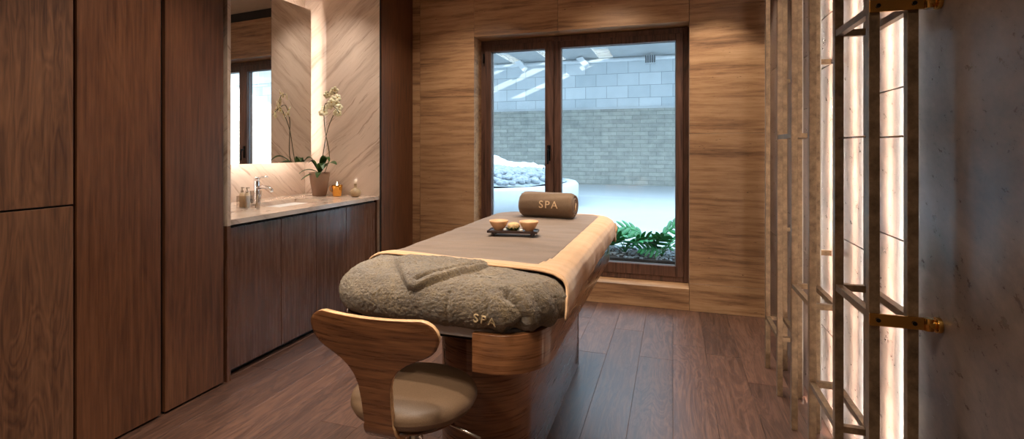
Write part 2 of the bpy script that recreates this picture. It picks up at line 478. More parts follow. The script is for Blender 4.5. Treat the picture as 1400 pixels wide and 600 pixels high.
for a, (x0, x1) in ((sa, (-1.624, -1.106)), (sb, (-.960, .023))):
    mb = MB(); ring(mb, x0, x1, .310, 2.204, .006, FY+.012, FY+.02); mb.build('gasket', M['rubber'], a)
    MB().box(x0+.004, x1-.004, FY+.02, FY+.026, .314, 2.20).build('pane', M['glass'], a)
mb = MB().box(-1.083, -1.053, FY-.028, FY-.019, 1.19, 1.33).box(-1.076, -1.060, FY-.062, FY-.028, 1.275, 1.295)
mb.tube([(-1.068, FY-.06, 1.29), (-1.068, FY-.064, 1.25), (-1.068, FY-.062, 1.16)], .009, 10)
mb.build('window_handle', M['dark_metal'], wn, bevel=.002)
mb = MB()
for z in (.42, 2.1): mb.tube([(-1.697, FY-.024, z), (-1.697, FY-.024, z+.09)], .008, 10)
mb.build('hinge', M['dark_metal'], wn)

# ------------------------------------------------------------------ wardrobes on the left
def wardrobe(y0, y1, doors, label, mat, gap=.006, name='wardrobe'):
    t = thing(name, label, 'wardrobe', ((LX-.3), (y0+y1)/2, 0), 'wardrobes along the left wall')
    MB().box(LX-.58, LX-.026, y0+.0005, y1-.0005, 0.0, CZ-.002).build('body', M['black'], t)
    for z0, z1 in doors:
        MB().box(LX-.024, LX, y0+gap, y1-gap, z0, z1).build('door', mat, t, bevel=.0015)
    return t
wardrobe(1.795, 2.152, [(.012, CZ-.01)], 'dark oak tall wardrobe door beside the lit marble niche', M['door_wood'], .012)
wardrobe(1.418, 1.794, [(.012, CZ-.01)], 'wide dark oak wardrobe door, second one before the marble niche', M['door_wood'], .009)
wardrobe(.86, 1.417, [(.012, 1.062), (1.07, CZ-.01)], 'figured oak wardrobe with separate lower and upper door at far left', M['side_wood'], .003)
# panel past the niche
t = thing('wall_panel', 'tall dark oak panel between marble niche and window wall', 'panel', (LX, 3.96, 0))
MB().box(LX-.05, LX-.006, NY1+.002, BY-.002, 0, CZ-.002).build('backing', M['black'], t)
MB().box(LX-.006, LX+.0, NY1+.012, BY-.004, .004, CZ-.004).build('front', M['door_wood'], t, bevel=.001)

# ------------------------------------------------------------------ vanity
VX = -2.40
t = thing('vanity_cabinet', 'dark oak vanity cabinet with four flat doors under marble worktop', 'cabinet', (-2.7, 2.95, 0))
MB().box(NX+.002, VX-.05, NY0+.002, NY1-.002, 0, .04).build('plinth', M['black'], t)
MB().box(NX+.002, VX-.022, NY0+.002, NY1-.002, .04, .70).box(VX-.10, VX-.022, NY0+.002, NY1-.002, .70, .852).box(NX+.002, NX+.03, NY0+.002, NY1-.002, .70, .852).box(NX+.03, VX-.10, NY0+.002, NY0+.03, .70, .852).box(NX+.03, VX-.10, NY1-.03, NY1-.002, .70, .852).build('body', M['black'], t)
MB().box(VX-.02, VX+.012, NY0+.002, NY0+.014, .004, .862).build('side_frame', M['vanity_wood'], t)
MB().box(VX-.02, VX+.006, NY1-.012, NY1-.002, .004, .862).build('side_frame', M['vanity_wood'], t)
ys = (NY0+.016, 2.612, 2.945, 3.283, NY1-.014)
for a, b in zip(ys, ys[1:]):
    MB().box(VX-.02, VX, a+.002, b-.002, .036, .846).build('door', M['vanity_wood'], t, bevel=.0012)
# worktop with sink cut-out
wt = (.867, .897); SX0, SX1, SY0, SY1 = -2.90, -2.57, 2.78, 3.30
mb = MB()
X0, X1 = NX+.001, VX+.022
mb.box(X0, SX0, NY0+.001, NY1-.001, *wt).box(SX1, X1, NY0+.001, NY1-.001, *wt).box(SX0, SX1, NY0+.001, SY0, *wt).box(SX0, SX1, SY1, NY1-.001, *wt)
o = mb.build('worktop', M['marble']); tag(o, 'veined beige marble worktop over the vanity cabinet', 'worktop')
t = thing('sink_basin', 'rectangular white undermount basin sunk into marble worktop', 'sink', (-2.735, 3.04, .78))
mb = MB(); e = .0
def rr(x0, x1, y0, y1, r, z, n=6):
    P = []
    for cx, cy, a in ((x1-r, y1-r, 0), (x0+r, y1-r, 90), (x0+r, y0+r, 180), (x1-r, y0+r, 270)):
        for k in range(n+1):
            q = math.radians(a+90*k/n); P.append((cx+r*math.cos(q), cy+r*math.sin(q), z))
    return P
rings = [rr(SX0-.012, SX1+.012, SY0-.012, SY1+.012, .03, .8665), rr(SX0-.012, SX1+.012, SY0-.012, SY1+.012, .03, .75), rr(SX0+.0, SX1-.0, SY0+.0, SY1-.0, .04, .742),
         rr(SX0+.02, SX1-.02, SY0+.02, SY1-.02, .04, .752), rr(SX0+.006, SX1-.006, SY0+.006, SY1-.006, .03, .775), rr(SX0+.002, SX1-.002, SY0+.002, SY1-.002, .03, .8665)]
n = len(rings[0]); mb.grid(rings+[rings[0]], closed=True); 
b = len(mb.v); mb.v += rings[3]; mb.face([b+i for i in range(n)])
mb.build('bowl', M['porcelain'], t)
MB().lathe((-2.735, 3.04, .7525), [(.022, 0), (.022, .003), (.016, .004), (.014, .002)], 20).build('drain', M['chrome'], t)

# faucet
fx, fy = -2.985, 3.0
t = thing('faucet', 'chrome single lever tap behind the basin', 'tap', (fx, fy, .897))
MB().lathe((fx, fy, .8972), [(.027, 0), (.027, .006), (.022, .010), (.022, .155), (.020, .16)], 24).build('body', M['chrome'], t)
MB().tube([(fx+.012, fy, 1.005), (fx+.06, fy, 1.012), (fx+.11, fy, 1.008), (fx+.135, fy, .995), (fx+.14, fy, .975)], [.014, .014, .013, .013, .012], 14).build('spout', M['chrome'], t)
MB().lathe((fx, fy, 1.0573), [(.021, 0), (.0215, .02), (.016, .028)], 24).tube([(fx, fy, 1.078), (fx+.04, fy, 1.084), (fx+.10, fy, 1.090)], [.008, .007, .005], 10).build('lever', M['chrome'], t)

# mirror
MY0, MY1, MZ0, MZ1 = NY0+.006, 3.595, 1.185, 2.50
MQ = Vector((-2.985, MY1, 0)); MA = math.radians(-3.4)
t = thing('mirror', 'large backlit wall mirror over the marble vanity', 'mirror', (-3.0, (MY0+MY1)/2, MZ0))
def mbox(x0, x1, y0, y1, z0, z1):
    m_ = MB().box(x0, x1, y0-MY1, y1-MY1, z0, z1)
    m_.v = [(MQ.x+x*math.cos(MA)-y*math.sin(MA), MQ.y+x*math.sin(MA)+y*math.cos(MA), z) for x, y, z in m_.v]; return m_
mbox(-.014, -.0045, MY0, MY1, MZ0, MZ1).build('back_plate', M['alu'], t)
mbox(-.004, 0, MY0, MY1, MZ0, MZ1).build('mirror_glass', M['mirror'], t)
mbox(-.055, -.015, MY0+.03, MY1-.05, MZ0+.05, MZ1-.05).build('mounting_box', M['porcelain'], t)
MB().box(NX+.001, -3.075, MY0+.2, MY1-.3, MZ0+.3, MZ1-.3).build('wall_mount', M['porcelain'], t)
for q in ((MY1-.0495, MY1-.040, MZ0+.05, MZ1-.05), (MY0+.03, MY1-.05, MZ0+.040, MZ0+.0495), (MY0+.03, MY1-.05, MZ1-.0495, MZ1-.040)):
    mbox(-.045, -.025, *q).build('light_strip', M['led_mirror'], t)

# ------------------------------------------------------------------ orchid
px0, py0, cz = -2.87, 3.56, .8972
t = thing('potted_orchid', 'white orchid in brown ceramic pot on marble worktop', 'plant', (px0, py0, cz))
MB().lathe((px0, py0, cz), [(.001, .004), (.05, .0), (.056, .004), (.084, .185), (.086, .20), (.078, .20), (.074, .17), (.001, .165)], 40, cap=False).build('pot', M['terracotta'], t)
mb = MB()
for _ in range(70):
    a, r = random.uniform(0, 6.28), .066*math.sqrt(random.random()); mb.ball((px0+r*math.cos(a), py0+r*math.sin(a), cz+.172+random.uniform(0, .01)), .01, 1, sc=(1.3, 1, .6))
mb.build('bark', M['bark'], t)
def leaf(ang, L, w, rise, droop, z0=.185, twist=0, r0=.0):
    rows = []; d = Vector((math.cos(ang), math.sin(ang), 0)); sd = Vector((-math.sin(ang), math.cos(ang), 0))
    N = 14
    for i in range(N+1):
        u = i/N; c = Vector((px0, py0, cz+z0))+d*(r0+L*u)+Vector((0, 0, rise*math.sin(u*PI*.62)*1.1-droop*u*u))
        ww = w*(math.sin(PI*min(1, .12+u*.88))**.6)*(.5+.5*min(1, u*3)); ww = max(ww, .002)
        rows.append([c+sd*ww*v+Vector((0, 0, .35*ww*abs(v)+twist*ww*v)) for v in (-1, -.55, 0, .55, 1)])
    MB().grid(rows).build('leaf', M['leaf'], t, solid=.003, subsurf=1)
for a in ((-.15, .20, .034, .10, .02, .185, .3), (.35-1.1, .19, .030, .12, .08, .185, .2), (PI+.30, .095, .026, .11, .02, .185, -.3), (PI+.9, .165, .02, .05, .05, .19, 0),
          (-1.0, .17, .026, .02, .05, .19, .1), (PI+1.25, .17, .018, .02, .06, .18, 0), (-2.55, .125, .034, .15, .06, .19, .2), (-.55, .23, .03, .16, .06, .19, -.2)):
    leaf(*a)
def flower(c, r, facing):
    f = Vector(facing).normalized(); a = f.orthogonal().normalized(); b = f.cross(a); mb = MB()
    for k in range(5):
        ang = 2*PI*k/5+random.uniform(-.1, .1); d = a*math.cos(ang)+b*math.sin(ang); sdd = f.cross(d); rows = []
        for i in range(6):
            u = i/5; w = r*.48*math.sin(PI*(.1+.86*u))**.7
            rows.append([Vector(c)+d*r*u+sdd*w*v+f*(.15*r*math.sin(u*2.4)-.12*r*abs(v)) for v in (-1, 0, 1)])
        mb.grid(rows, 0)
    mb.ball(tuple(Vector(c)+f*.006), r*.16, 1, mi=1)
    return mb
def stemline(P, n=24):
    out = []
    P = [Vector(p) for p in P]
    for i in range(len(P)-1):
        p0, p1, p2, p3 = P[max(i-1, 0)], P[i], P[i+1], P[min(i+2, len(P)-1)]
        for k in range(n//(len(P)-1)):
            u = k/(n//(len(P)-1)); out.append(.5*((2*p1)+(p2-p0)*u+(2*p0-5*p1+4*p2-p3)*u*u+(3*p1-p0-3*p2+p3)*u**3))
    out.append(P[-1]); return out
s1 = stemline([(px0+.01, py0, cz+.17), (px0+.045, py0-.01, cz+.36), (px0+.09, py0-.01, cz+.56), (px0+.155, py0-.01, cz+.70), (px0+.20, py0-.02, cz+.79), (px0+.17, py0-.03, cz+.87), (px0+.11, py0-.04, cz+.875)])
s2 = stemline([(px0+.03, py0+.01, cz+.17), (px0+.10, py0+.0, cz+.33), (px0+.08, py0-.02, cz+.52), (px0+.07, py0-.03, cz+.66), (px0+.10, py0-.05, cz+.78), (px0+.20, py0-.05, cz+.74), (px0+.24, py0-.06, cz+.70)])
for s_, nf, st in ((s1, 9, 13), (s2, 9, 13)):
    so = MB().tube(s_, .0032, 8).build('flower_stem', M['stem'], t)
    for k in range(nf):
        q = s_[min(len(s_)-1, st+int((len(s_)-1-st)*k/(nf-1)))]
        off = Vector((random.uniform(-.022, .03), random.uniform(-.02, .02), random.uniform(-.03, .02)))
        fl = flower(q+off, random.uniform(.026, .036), (random.uniform(.2, .9), random.uniform(-1, -.3), random.uniform(-.4, .3)))
        fl.build('blossom', [M['petal'], M['petal_core']], t, solid=.001)

# candle cup
c = (-2.70, 3.57, .8972)
t = thing('candle_cup', 'gold mirrored cup with a lit candle beside orchid pot', 'candle', c)
MB().lathe(c, [(.001, .004), (.03, .0), (.034, .003), (.044, .085), (.0445, .095), (.041, .095), (.038, .05), (.001, .048)], 32, cap=False).build('cup', M['gold'], t)
hx = Vector((-1, -.35, 0)).normalized()
MB().tube(stemline([Vector(c)+hx*.040+Vector((0, 0, .082)), Vector(c)+hx*.060+Vector((0, 0, .080)), Vector(c)+hx*.062+Vector((0, 0, .055)), Vector(c)+hx*.036+Vector((0, 0, .03))], 18), .0035, 8).build('handle', M['gold'], t)
MB().lathe((c[0], c[1], c[2]+.049), [(.037, 0), (.037, .02), (.03, .022)], 24).build('wax', M['wax'], t)
MB().lathe((c[0], c[1], c[2]+.0712), [(.001, 0), (.006, .012), (.007, .022), (.004, .038), (.0005, .054)], 12, cap=False).build('flame', M['flame'], t)
# vase
c = (-2.53, 3.585, .8972)
MBv = MB().lathe(c, [(.001, .004), (.025, .0), (.040, .012), (.047, .034), (.042, .052), (.022, .066), (.012, .075), (.0115, .105), (.014, .110), (.010, .110), (.008, .08), (.001, .075)], 36, cap=False)
tag(MBv.build('bud_vase', M['vase']), 'small beige round vase with narrow neck at right end of worktop', 'vase')
# toiletries
c = (-2.745, 2.655, .8972)
t = thing('toiletry_holder', 'clear glass holder with two pump bottles on worktop', 'toiletry holder', c)
mb = MB(); x0, x1, y0, y1 = c[0]-.045, c[0]+.045, c[1]-.025, c[1]+.025; z0 = c[2]
mb.box(x0, x1, y0, y1, z0, z0+.006).box(x0, x0+.003, y0, y1, z0+.006, z0+.085).box(x1-.003, x1, y0, y1, z0+.006, z0+.085).box(x0+.003, x1-.003, y0, y0+.003, z0+.006, z0+.085).box(x0+.003, x1-.003, y1-.003, y1, z0+.006, z0+.085)
mb.build('holder', M['clear'], t)
for k, dx in enumerate((-.021, .021)):
    b = thing('toiletry_bottle', ('lotion bottle with grey pump in clear holder, left of two', 'lotion bottle with grey pump in clear holder, right of two')[k], 'bottle', (c[0]+dx, c[1], z0+.0065), 'lotion bottles in the clear holder')
    p = (c[0]+dx, c[1], z0+.0065)
    MB().lathe(p, [(.016, 0), (.0175, .004), (.0175, .085), (.013, .096), (.007, .100)], 20).build('bottle_body', M['soap'], b)
    MB().lathe((p[0], p[1], p[2]+.1003), [(.009, 0), (.009, .012), (.004, .014), (.004, .028), (.007, .029), (.007, .036)], 16).box(p[0], p[0]+.018, p[1]-.003, p[1]+.003, p[2]+.129, p[2]+.135).build('pump', M['steel'], b)
c = (-2.625, 2.63, .8972)
t = thing('tumbler', 'clear tapered tooth glass standing in front of the tap', 'glass', c)
MB().lathe(c, [(.001, .0), (.025, .0), (.037, .125), (.0355, .125), (.0235, .008), (.001, .008)], 32, cap=False).build('glass_body', M['clear'], t)
mb = MB()
for k in range(9):
    a = 4.2+k*.1; 
    for j in range(3):
        if (k*3+j) % 4 == 3: continue
        r = .0272+.012*(.055+j*.009)/.125*1.02; 
        mb.box(c[0]+r*math.cos(a)-.0012, c[0]+r*math.cos(a)+.0012, c[1]+r*math.sin(a)-.0008, c[1]+r*math.sin(a)+.0008, c[2]+.050+j*.009, c[2]+.055+j*.009)
mb.build('printed_mark', M['label'], t)
MB().tube([(c[0]-.002, c[1], c[2]+.011), (c[0]+.018, c[1]+.002, c[2]+.10)], .004, 8).build('spatula', M['soap'], t)

# ------------------------------------------------------------------ treatment bed
CX = -.728
t = thing('treatment_bed', 'walnut massage table with rounded corners and curved upper rim', 'massage table', (CX, 2.4, 0))
def corner_ring(x0, x1, y0, y1, r, n=14): return [(p[0], p[1]) for p in rr(x0, x1, y0, y1, r, 0, n)]
def ring_solid(P, z0, z1, mb=None):
    mb = mb or MB(); mb.prism([(x, y, z0) for x, y in P], (0, 0, z1-z0))
    for i in range(len(mb.sm)): mb.sm[i] = len(mb.f[i]) == 4
    return mb
base = corner_ring(-.915, -.54, 1.74, 3.18, .20)
ring_solid(base, .0, .631).build('base', M['walnut'], t, bevel=.002, angle=60)
mb = MB()
for y in (2.97,): mb.box(-.5402, -.5385, y-.002, y+.002, .01, .63)
mb.build('door_gap', M['black'], t)
# rim: U shaped band, open notch at the foot
def rim_path(off=0, r=.16, y0=1.39, y1=3.20, hx=.365):
    R = r-off; P = []
    x0, x1, ya, yb = CX-hx+off, CX+hx-off, y0+off, y1-off
    # start right of notch, run counter-clockwise to left of notch
    P.append((CX+.155, ya)); 
    for k in range(13): q = math.radians(-90+90*k/12); P.append((x1-R+R*math.cos(q), ya+R+R*math.sin(q)))
    for k in range(13): q = math.radians(0+90*k/12); P.append((x1-R+R*math.cos(q), yb-R+R*math.sin(q)))
    for k in range(13): q = math.radians(90+90*k/12); P.append((x0+R+R*math.cos(q), yb-R+R*math.sin(q)))
    for k in range(13): q = math.radians(180+90*k/12); P.append((x0+R+R*math.cos(q), ya+R+R*math.sin(q)))
    P.append((CX-.155, ya)); return P
A, B = rim_path(), rim_path(.022)
mb = MB()
rows = [[(x, y, .632) for x, y in A], [(x, y, .747) for x, y in A], [(x, y, .747) for x, y in B], [(x, y, .632) for x, y in B], [(x, y, .632) for x, y in A]]
mb.grid(rows); n = len(A); L = n
mb.face([0, L, 2*L, 3*L]); mb.face([L-1, 2*L-1, 3*L-1, 4*L-1])
for i in range(len(mb.sm)): mb.sm[i] = True
mb.build('rim', M['walnut_y'], t, bevel=.0015, angle=50)
ring_solid(corner_ring(CX-.34, CX+.34, 1.62, 3.17, .13), .632, .66).build('tray_board', M['black'], t)
ring_solid(corner_ring(CX-.335, CX+.335, 1.45, 3.165, .14), .706, .742).build('support_plate', M['mattress'], t, bevel=.008)
ring_solid(corner_ring(CX-.2, CX+.2, 1.7, 3.0, .1), .66, .70).build('lift_block', M['black'], t)
ring_solid(corner_ring(CX-.335, CX+.335, 1.50, 3.165, .14), .7425, .85).build('mattress', M['mattress'], t, bevel=.03, seg=4, angle=60)

MB().tube([(-.795, 1.655, .711), (-.792, 1.652, .64), (-.785, 1.66, .40), (-.79, 1.72, .30), (-.79, 1.738, .25)], .003, 8).build('cable', M['steel'], t)
# spine/edge parametrisation of the draped textiles
TOPZ = .874
def outline_foot(s, hw, yf, r, ytop):
    """s in [0,1] : left side (ytop) -> foot -> right side (ytop). returns x,y and outward normal"""
    Ls = ytop-(yf+r); La = PI/2*r; Lf = 2*(hw-r); T = 2*Ls+2*La+Lf; d = s*T
    if d < Ls: return (CX-hw, ytop-d), (-1, 0)
    d -= Ls
    if d < La: q = PI+d/r; return (CX-hw+r+r*math.cos(q), yf+r+r*math.sin(q)), (math.cos(q), math.sin(q))
    d -= La
    if d < Lf: return (CX-hw+r+d, yf), (0, -1)
    d -= Lf
    if d < La: q = 1.5*PI+d/r; return (CX+hw-r+r*math.cos(q), yf+r+r*math.sin(q)), (math.cos(q), math.sin(q))
    d -= La
    return (CX+hw, yf+r+d), (1, 0)

def fbm(p, sc, oct=3):
    return sum(noise.noise(Vector(p)*sc*(2**k))/(2**k) for k in range(oct))

# --- fleece blanket over the foot end
NS, NR = 520, 240
def blanket_surface():
    rows = []
    # outer profile: (outward offset, z) from tucked lower lip, out over the bulge, up to the top
    prof = [(-.075, .7495), (-.045, .7485), (-.015, .751), (.009, .758), (.028, .776), (.035, .806), (.030, .834), (.010, .860), (-.025, .880), (-.075, .888)]
    yr0 = 1.86
    for i in range(NR+1):
        v = i/NR; row = []
        for j in range(NS+1):
            s = j/NS
            (x, y), (nx, ny) = outline_foot(s, .375, 1.425, .17, yr0)
            if v < .55:
                u = v/.55*(len(prof)-1); k = min(int(u), len(prof)-2); f = u-k
                p0, p1, p2, p3 = prof[max(k-1, 0)], prof[k], prof[k+1], prof[min(k+2, len(prof)-1)]
                cr = lambda a, b, c_, d_: .5*(2*b+(c_-a)*f+(2*a-5*b+4*c_-d_)*f*f+(3*b-a-3*c_+d_)*f**3)
                o_, z = cr(p0[0], p1[0], p2[0], p3[0]), cr(p0[1], p1[1], p2[1], p3[1])
                P = Vector((x+nx*o_, y+ny*o_, z))
            else:
                u = (v-.55)/.45
                ex, ey, ez = x-nx*.075, y-ny*.075, .886
                sx_ = CX+(ex-CX)*.0; sy_ = max(1.66, min(yr0, ey))if True else 0
                sy_ = 1.66+(min(max(ey, 1.5), yr0)-1.5)/(yr0-1.5)*(yr0-1.66)
                P = Vector((ex+(sx_-ex)*u, ey+(sy_-ey)*u, ez+.006*math.sin(u*PI/2)))
            row.append(P)
        rows.append(row)
    # fold flap of extra cloth (polygon in unrolled X / arc coordinates)
    poly = FLAP
    out = []
    for i, row in enumerate(rows):
        r2 = []
        for j, P in enumerate(row):
            v = i/NR
            a = rows[min(i+1, NR)][j]-rows[max(i-1, 0)][j]; b = row[min(j+1, NS)]-row[max(j-1, 0)]
            nrm = b.cross(a); nrm = nrm.normalized() if nrm.length > 1e-9 else Vector((0, 0, 1))
            if nrm.dot(P-Vector((CX, 1.8, .76))) < 0: nrm = -nrm
            amp = min(1, v*6)
            d = .007*fbm(P, 5, 2)*amp+.002*fbm(P, 30, 2)*amp+.0026*noise.noise(P*130)+.0016*noise.noise(P*260)
            under = smooth((P.y-(1.625-.139*(P.x-CX)))/.04)
            d = d*(1-under)-.018*under
            # draped creases around the right front corner
            if P.x > -.62 and P.z < .875 and P.y < 1.62:
                d += .006*amp*math.sin((P.x*1.0+P.y)*60+3*P.z*9)*min(1, (P.x+.62)/.1)*min(1, (.885-P.z)/.05)
            # seam line at the foot
            if P.y < 1.55 and P.z < .86: d -= .006*math.exp(-((P.x+.655)/.006)**2)*amp
            w = P.y+P.z
            e = inside(poly, P.x, w)
            d += .022*smooth(e/.016)*(1-under)
            e2 = seg_d(FLAP_CREASE, P.x, w); 
            if e > .002: d -= .013*math.exp(-(e2/.008)**2)
            # lettered pocket fold near the right corner
            e3 = seg_d(CORNER_CREASE, P.x, P.z) if P.y < 1.6 else 1
            d -= .016*math.exp(-(e3/.010)**2)*amp
            r2.append(P+nrm*d)
        out.append(r2)
    return out
def smooth(x): x = max(0, min(1, x)); return x*x*(3-2*x)
def seg_d(pl, x, y):
    best = 9
    for (ax, ay), (bx, by) in zip(pl, pl[1:]):
        dx, dy = bx-ax, by-ay; t_ = max(0, min(1, ((x-ax)*dx+(y-ay)*dy)/(dx*dx+dy*dy)))
        best = min(best, math.hypot(x-ax-dx*t_, y-ay-dy*t_))
    return best
def inside(pl, x, y):
    c_ = False; n_ = len(pl)
    for i in range(n_):
        (ax, ay), (bx, by) = pl[i], pl[(i+1) % n_]
        if (ay > y) != (by > y) and x < (bx-ax)*(y-ay)/(by-ay)+ax: c_ = not c_
    return seg_d(pl+[pl[0]], x, y) if c_ else 0
FLAP = [(-.949, 2.455), (-.924, 2.52), (-.733, 2.53), (-.585, 2.53), (-.61, 2.44), (-.66, 2.37), (-.72, 2.30), (-.768, 2.25), (-.80, 2.26), (-.86, 2.34)]
FLAP_CREASE = [(-.775, 2.30), (-.69, 2.40), (-.60, 2.51)]
CORNER_CREASE = [(-.475, .862), (-.440, .84), (-.418, .80), (-.43, .77), (-.47, .762)]
rows = blanket_surface()
t = thing('fleece_blanket', 'olive brown fleece blanket over the foot end of massage table', 'blanket', (CX, 1.6, .86))
bmesh_b = MB().grid(rows)
bo = bmesh_b.build('fleece', M['fleece'], t, solid=.006, smooth_all=True, weld=3e-4)
bvh = BVHTree.FromPolygons([Vector(v) for v in bmesh_b.v], bmesh_b.f)
# embroidered letters on the fleece
def drape_text(txt, size, origin, right, up, direc, lift, name, mat, parent, tree):
    me = text_mesh(txt, size, .0)
    bm = bmesh.new(); bm.from_mesh(me); bmesh.ops.triangulate(bm, faces=bm.faces)
    for _ in range(2): bmesh.ops.subdivide_edges(bm, edges=bm.edges[:], cuts=1)
    r_, u_, d_ = Vector(right).normalized(), Vector(up).normalized(), Vector(direc).normalized()
    mb = MB(); 
    for v in bm.verts:
        p = Vector(origin)+r_*v.co.x+u_*v.co.y
        h = tree.ray_cast(p, d_, 2)
        q = (h[0]-d_*lift) if h[0] else p
        mb.v.append(tuple(q))
    for f in bm.faces: mb.face([v.index for v in f.verts])
    bm.free(); bpy.data.meshes.remove(me)
    return mb.build(name, mat, parent, solid=.003)
drape_text('SPA', .036, (-.532, 1.2, .790), (1, 0, -.22), (.12, 0, 1), (0, 1, 0), .009, 'lettering', M['thread_dim'], t, bvh)

# --- bed cover : grey sheet with cream hem
def cover_rows():
    NS2, NR2 = 300, 60; rows = []
    # contour: from foot-left, round the head, to foot-right
    def outl(s):
        hw, r, yh, yf = .378, .15, 3.20, 1.63
        Ls = yh-r-yf; La = PI/2*r; Lf = 2*(hw-r); T = 2*Ls+2*La+Lf; d = s*T
        if d < Ls: return (CX-hw, yf+d), (-1, 0), d
        d -= Ls
        if d < La: q = PI-d/r; return (CX-hw+r+r*math.cos(q), yh-r+r*math.sin(q)), (math.cos(q), math.sin(q)), 9
        d -= La
        if d < Lf: return (CX-hw+r+d, yh), (0, 1), 9
        d -= Lf
        if d < La: q = PI/2-d/r; return (CX+hw-r+r*math.cos(q), yh-r+r*math.sin(q)), (math.cos(q), math.sin(q)), 9
        d -= La
        return (CX+hw, yh-r-d), (1, 0), Ls-d
    prof = [(.016, .770), (.018, .795), (.018, .820), (.014, .845), (.002, .865), (-.022, .879), (-.06, .884)]
    for i in range(NR2+1):
        v = i/NR2; row = []
        for j in range(NS2+1):
            (x, y), (nx, ny), dist = outl(j/NS2)
            foot = max(0, 1-dist/.22) if dist < 9 else 0
            if v < .45:
                u = v/.45*(len(prof)-1); k = min(int(u), len(prof)-2); f = u-k
                p0, p1 = prof[k], prof[k+1]; o_, z = p0[0]+(p1[0]-p0[0])*f, p0[1]+(p1[1]-p0[1])*f
                wav = .007*math.sin(y*17+x*9)+.004*math.sin(y*41)
                low = smooth((.86-z)/.08)
                o_ += .012*foot*smooth((.885-z)/.03)
                P = Vector((x+nx*(o_+wav*low*.6), y+ny*(o_+wav*low), z+wav*low*.6))
                if nx > .5 and dist < 9: P.y -= .065*foot*low; P.z += .006*foot*low; P.x += .012*foot*low
                # twisted corner at the head end
                if ny > .35 and nx > .25: P += Vector((.012, .010, -.045))*low*smooth((nx-.25)/.3)
            else:
                u = (v-.45)/.55
                ex, ey = x-nx*.06, y-ny*.06
                sy = 1.63+(min(max(ey, 1.63), 3.14)-1.63)/(3.14-1.63)*(2.95-1.63)
                P = Vector((ex+(CX-ex)*u, ey+(sy-ey)*u, .884+.004*math.sin(u*PI/2)))
            P.z += .0025*fbm((P.x, P.y*1.5, 0), 7, 2)*smooth(v*4)
            P.z += .013*smooth((1.84-P.y)/.2)*(1 if v > .1 else 0)       # lies over the fleece here
            # foot edge runs slightly askew
            k_ = smooth((1.9-P.y)/.27)
            P.y += k_*(.095*(-(P.x-CX)/.375)*.55 + .012*math.sin(P.x*11))
            row.append(P)
        rows.append(row)
    return rows
rows = cover_rows()
t = thing('bed_cover', 'taupe grey sheet with wide cream hem covering the massage table', 'bed cover', (CX, 2.4, .87))
nr, ns = len(rows), len(rows[0])
def cls(i, j):
    P = (rows[i][j]+rows[i+1][j+1])*.5
    if j < 3 or j >= ns-4 : pass
    # hem at the foot, measured along the side runs of the contour
    jj = min(j, ns-2-j)/(ns-1)
    foot = jj*4.3 < .085+ .010*math.sin(P.x*9)
    v = i/(nr-1)
    side = P.x > CX and v < .47+.04*smooth((1.9-P.y)/.2)
    return 1 if (foot or side) else 0
ma, mbb = MB(), MB()
idx = [[i*ns+j for j in range(ns)] for i in range(nr)]
for m_ in (ma, mbb):
    for r in rows: m_.v += [tuple(p) for p in r]
for i in range(nr-1):
    for j in range(ns-1):
        (mbb if cls(i, j) else ma).face([idx[i][j], idx[i][j+1], idx[i+1][j+1], idx[i+1][j]], 0, True)
def strip(m_):
    used = sorted({k for f in m_.f for k in f}); mp = {k: i for i, k in enumerate(used)}
    m_.v = [m_.v[k] for k in used]; m_.f = [tuple(mp[k] for k in f) for f in m_.f]; return m_
strip(ma).build('sheet', M['sheet'], t, solid=.003, weld=3e-4)
strip(mbb).build('hem', M['cream'], t, solid=.0062)
# rolled edge piping of the hem at the foot
edge = [rows[i][2] for i in range(0, nr, 3)]+[rows[i][ns-3] for i in range(nr-1, -1, -3)]
edge = [Vector(p)+Vector((0, -.003, .001)) for p in edge]
MB().tube(edge, .0055, 8).build('hem_piping', M['cream'], t)
# knotted tuck hanging at head corner
kn = MB(); kc = Vector((-.352, 3.16, .80))
krows = []
for i in range(15):
    u = i/14; ring_ = []
    for k in range(16):
        a = 2*PI*k/16; r = (.026+.008*math.sin(3*a+u*7))*(math.sin(PI*(.12+.80*u))**.6)
        ring_.append(kc+Vector((r*math.cos(a)*.8, r*math.sin(a), .035-.095*u)))
    krows.append(ring_)
kn.grid(krows, closed=True); kn.build('tucked_corner', M['cream'], t)

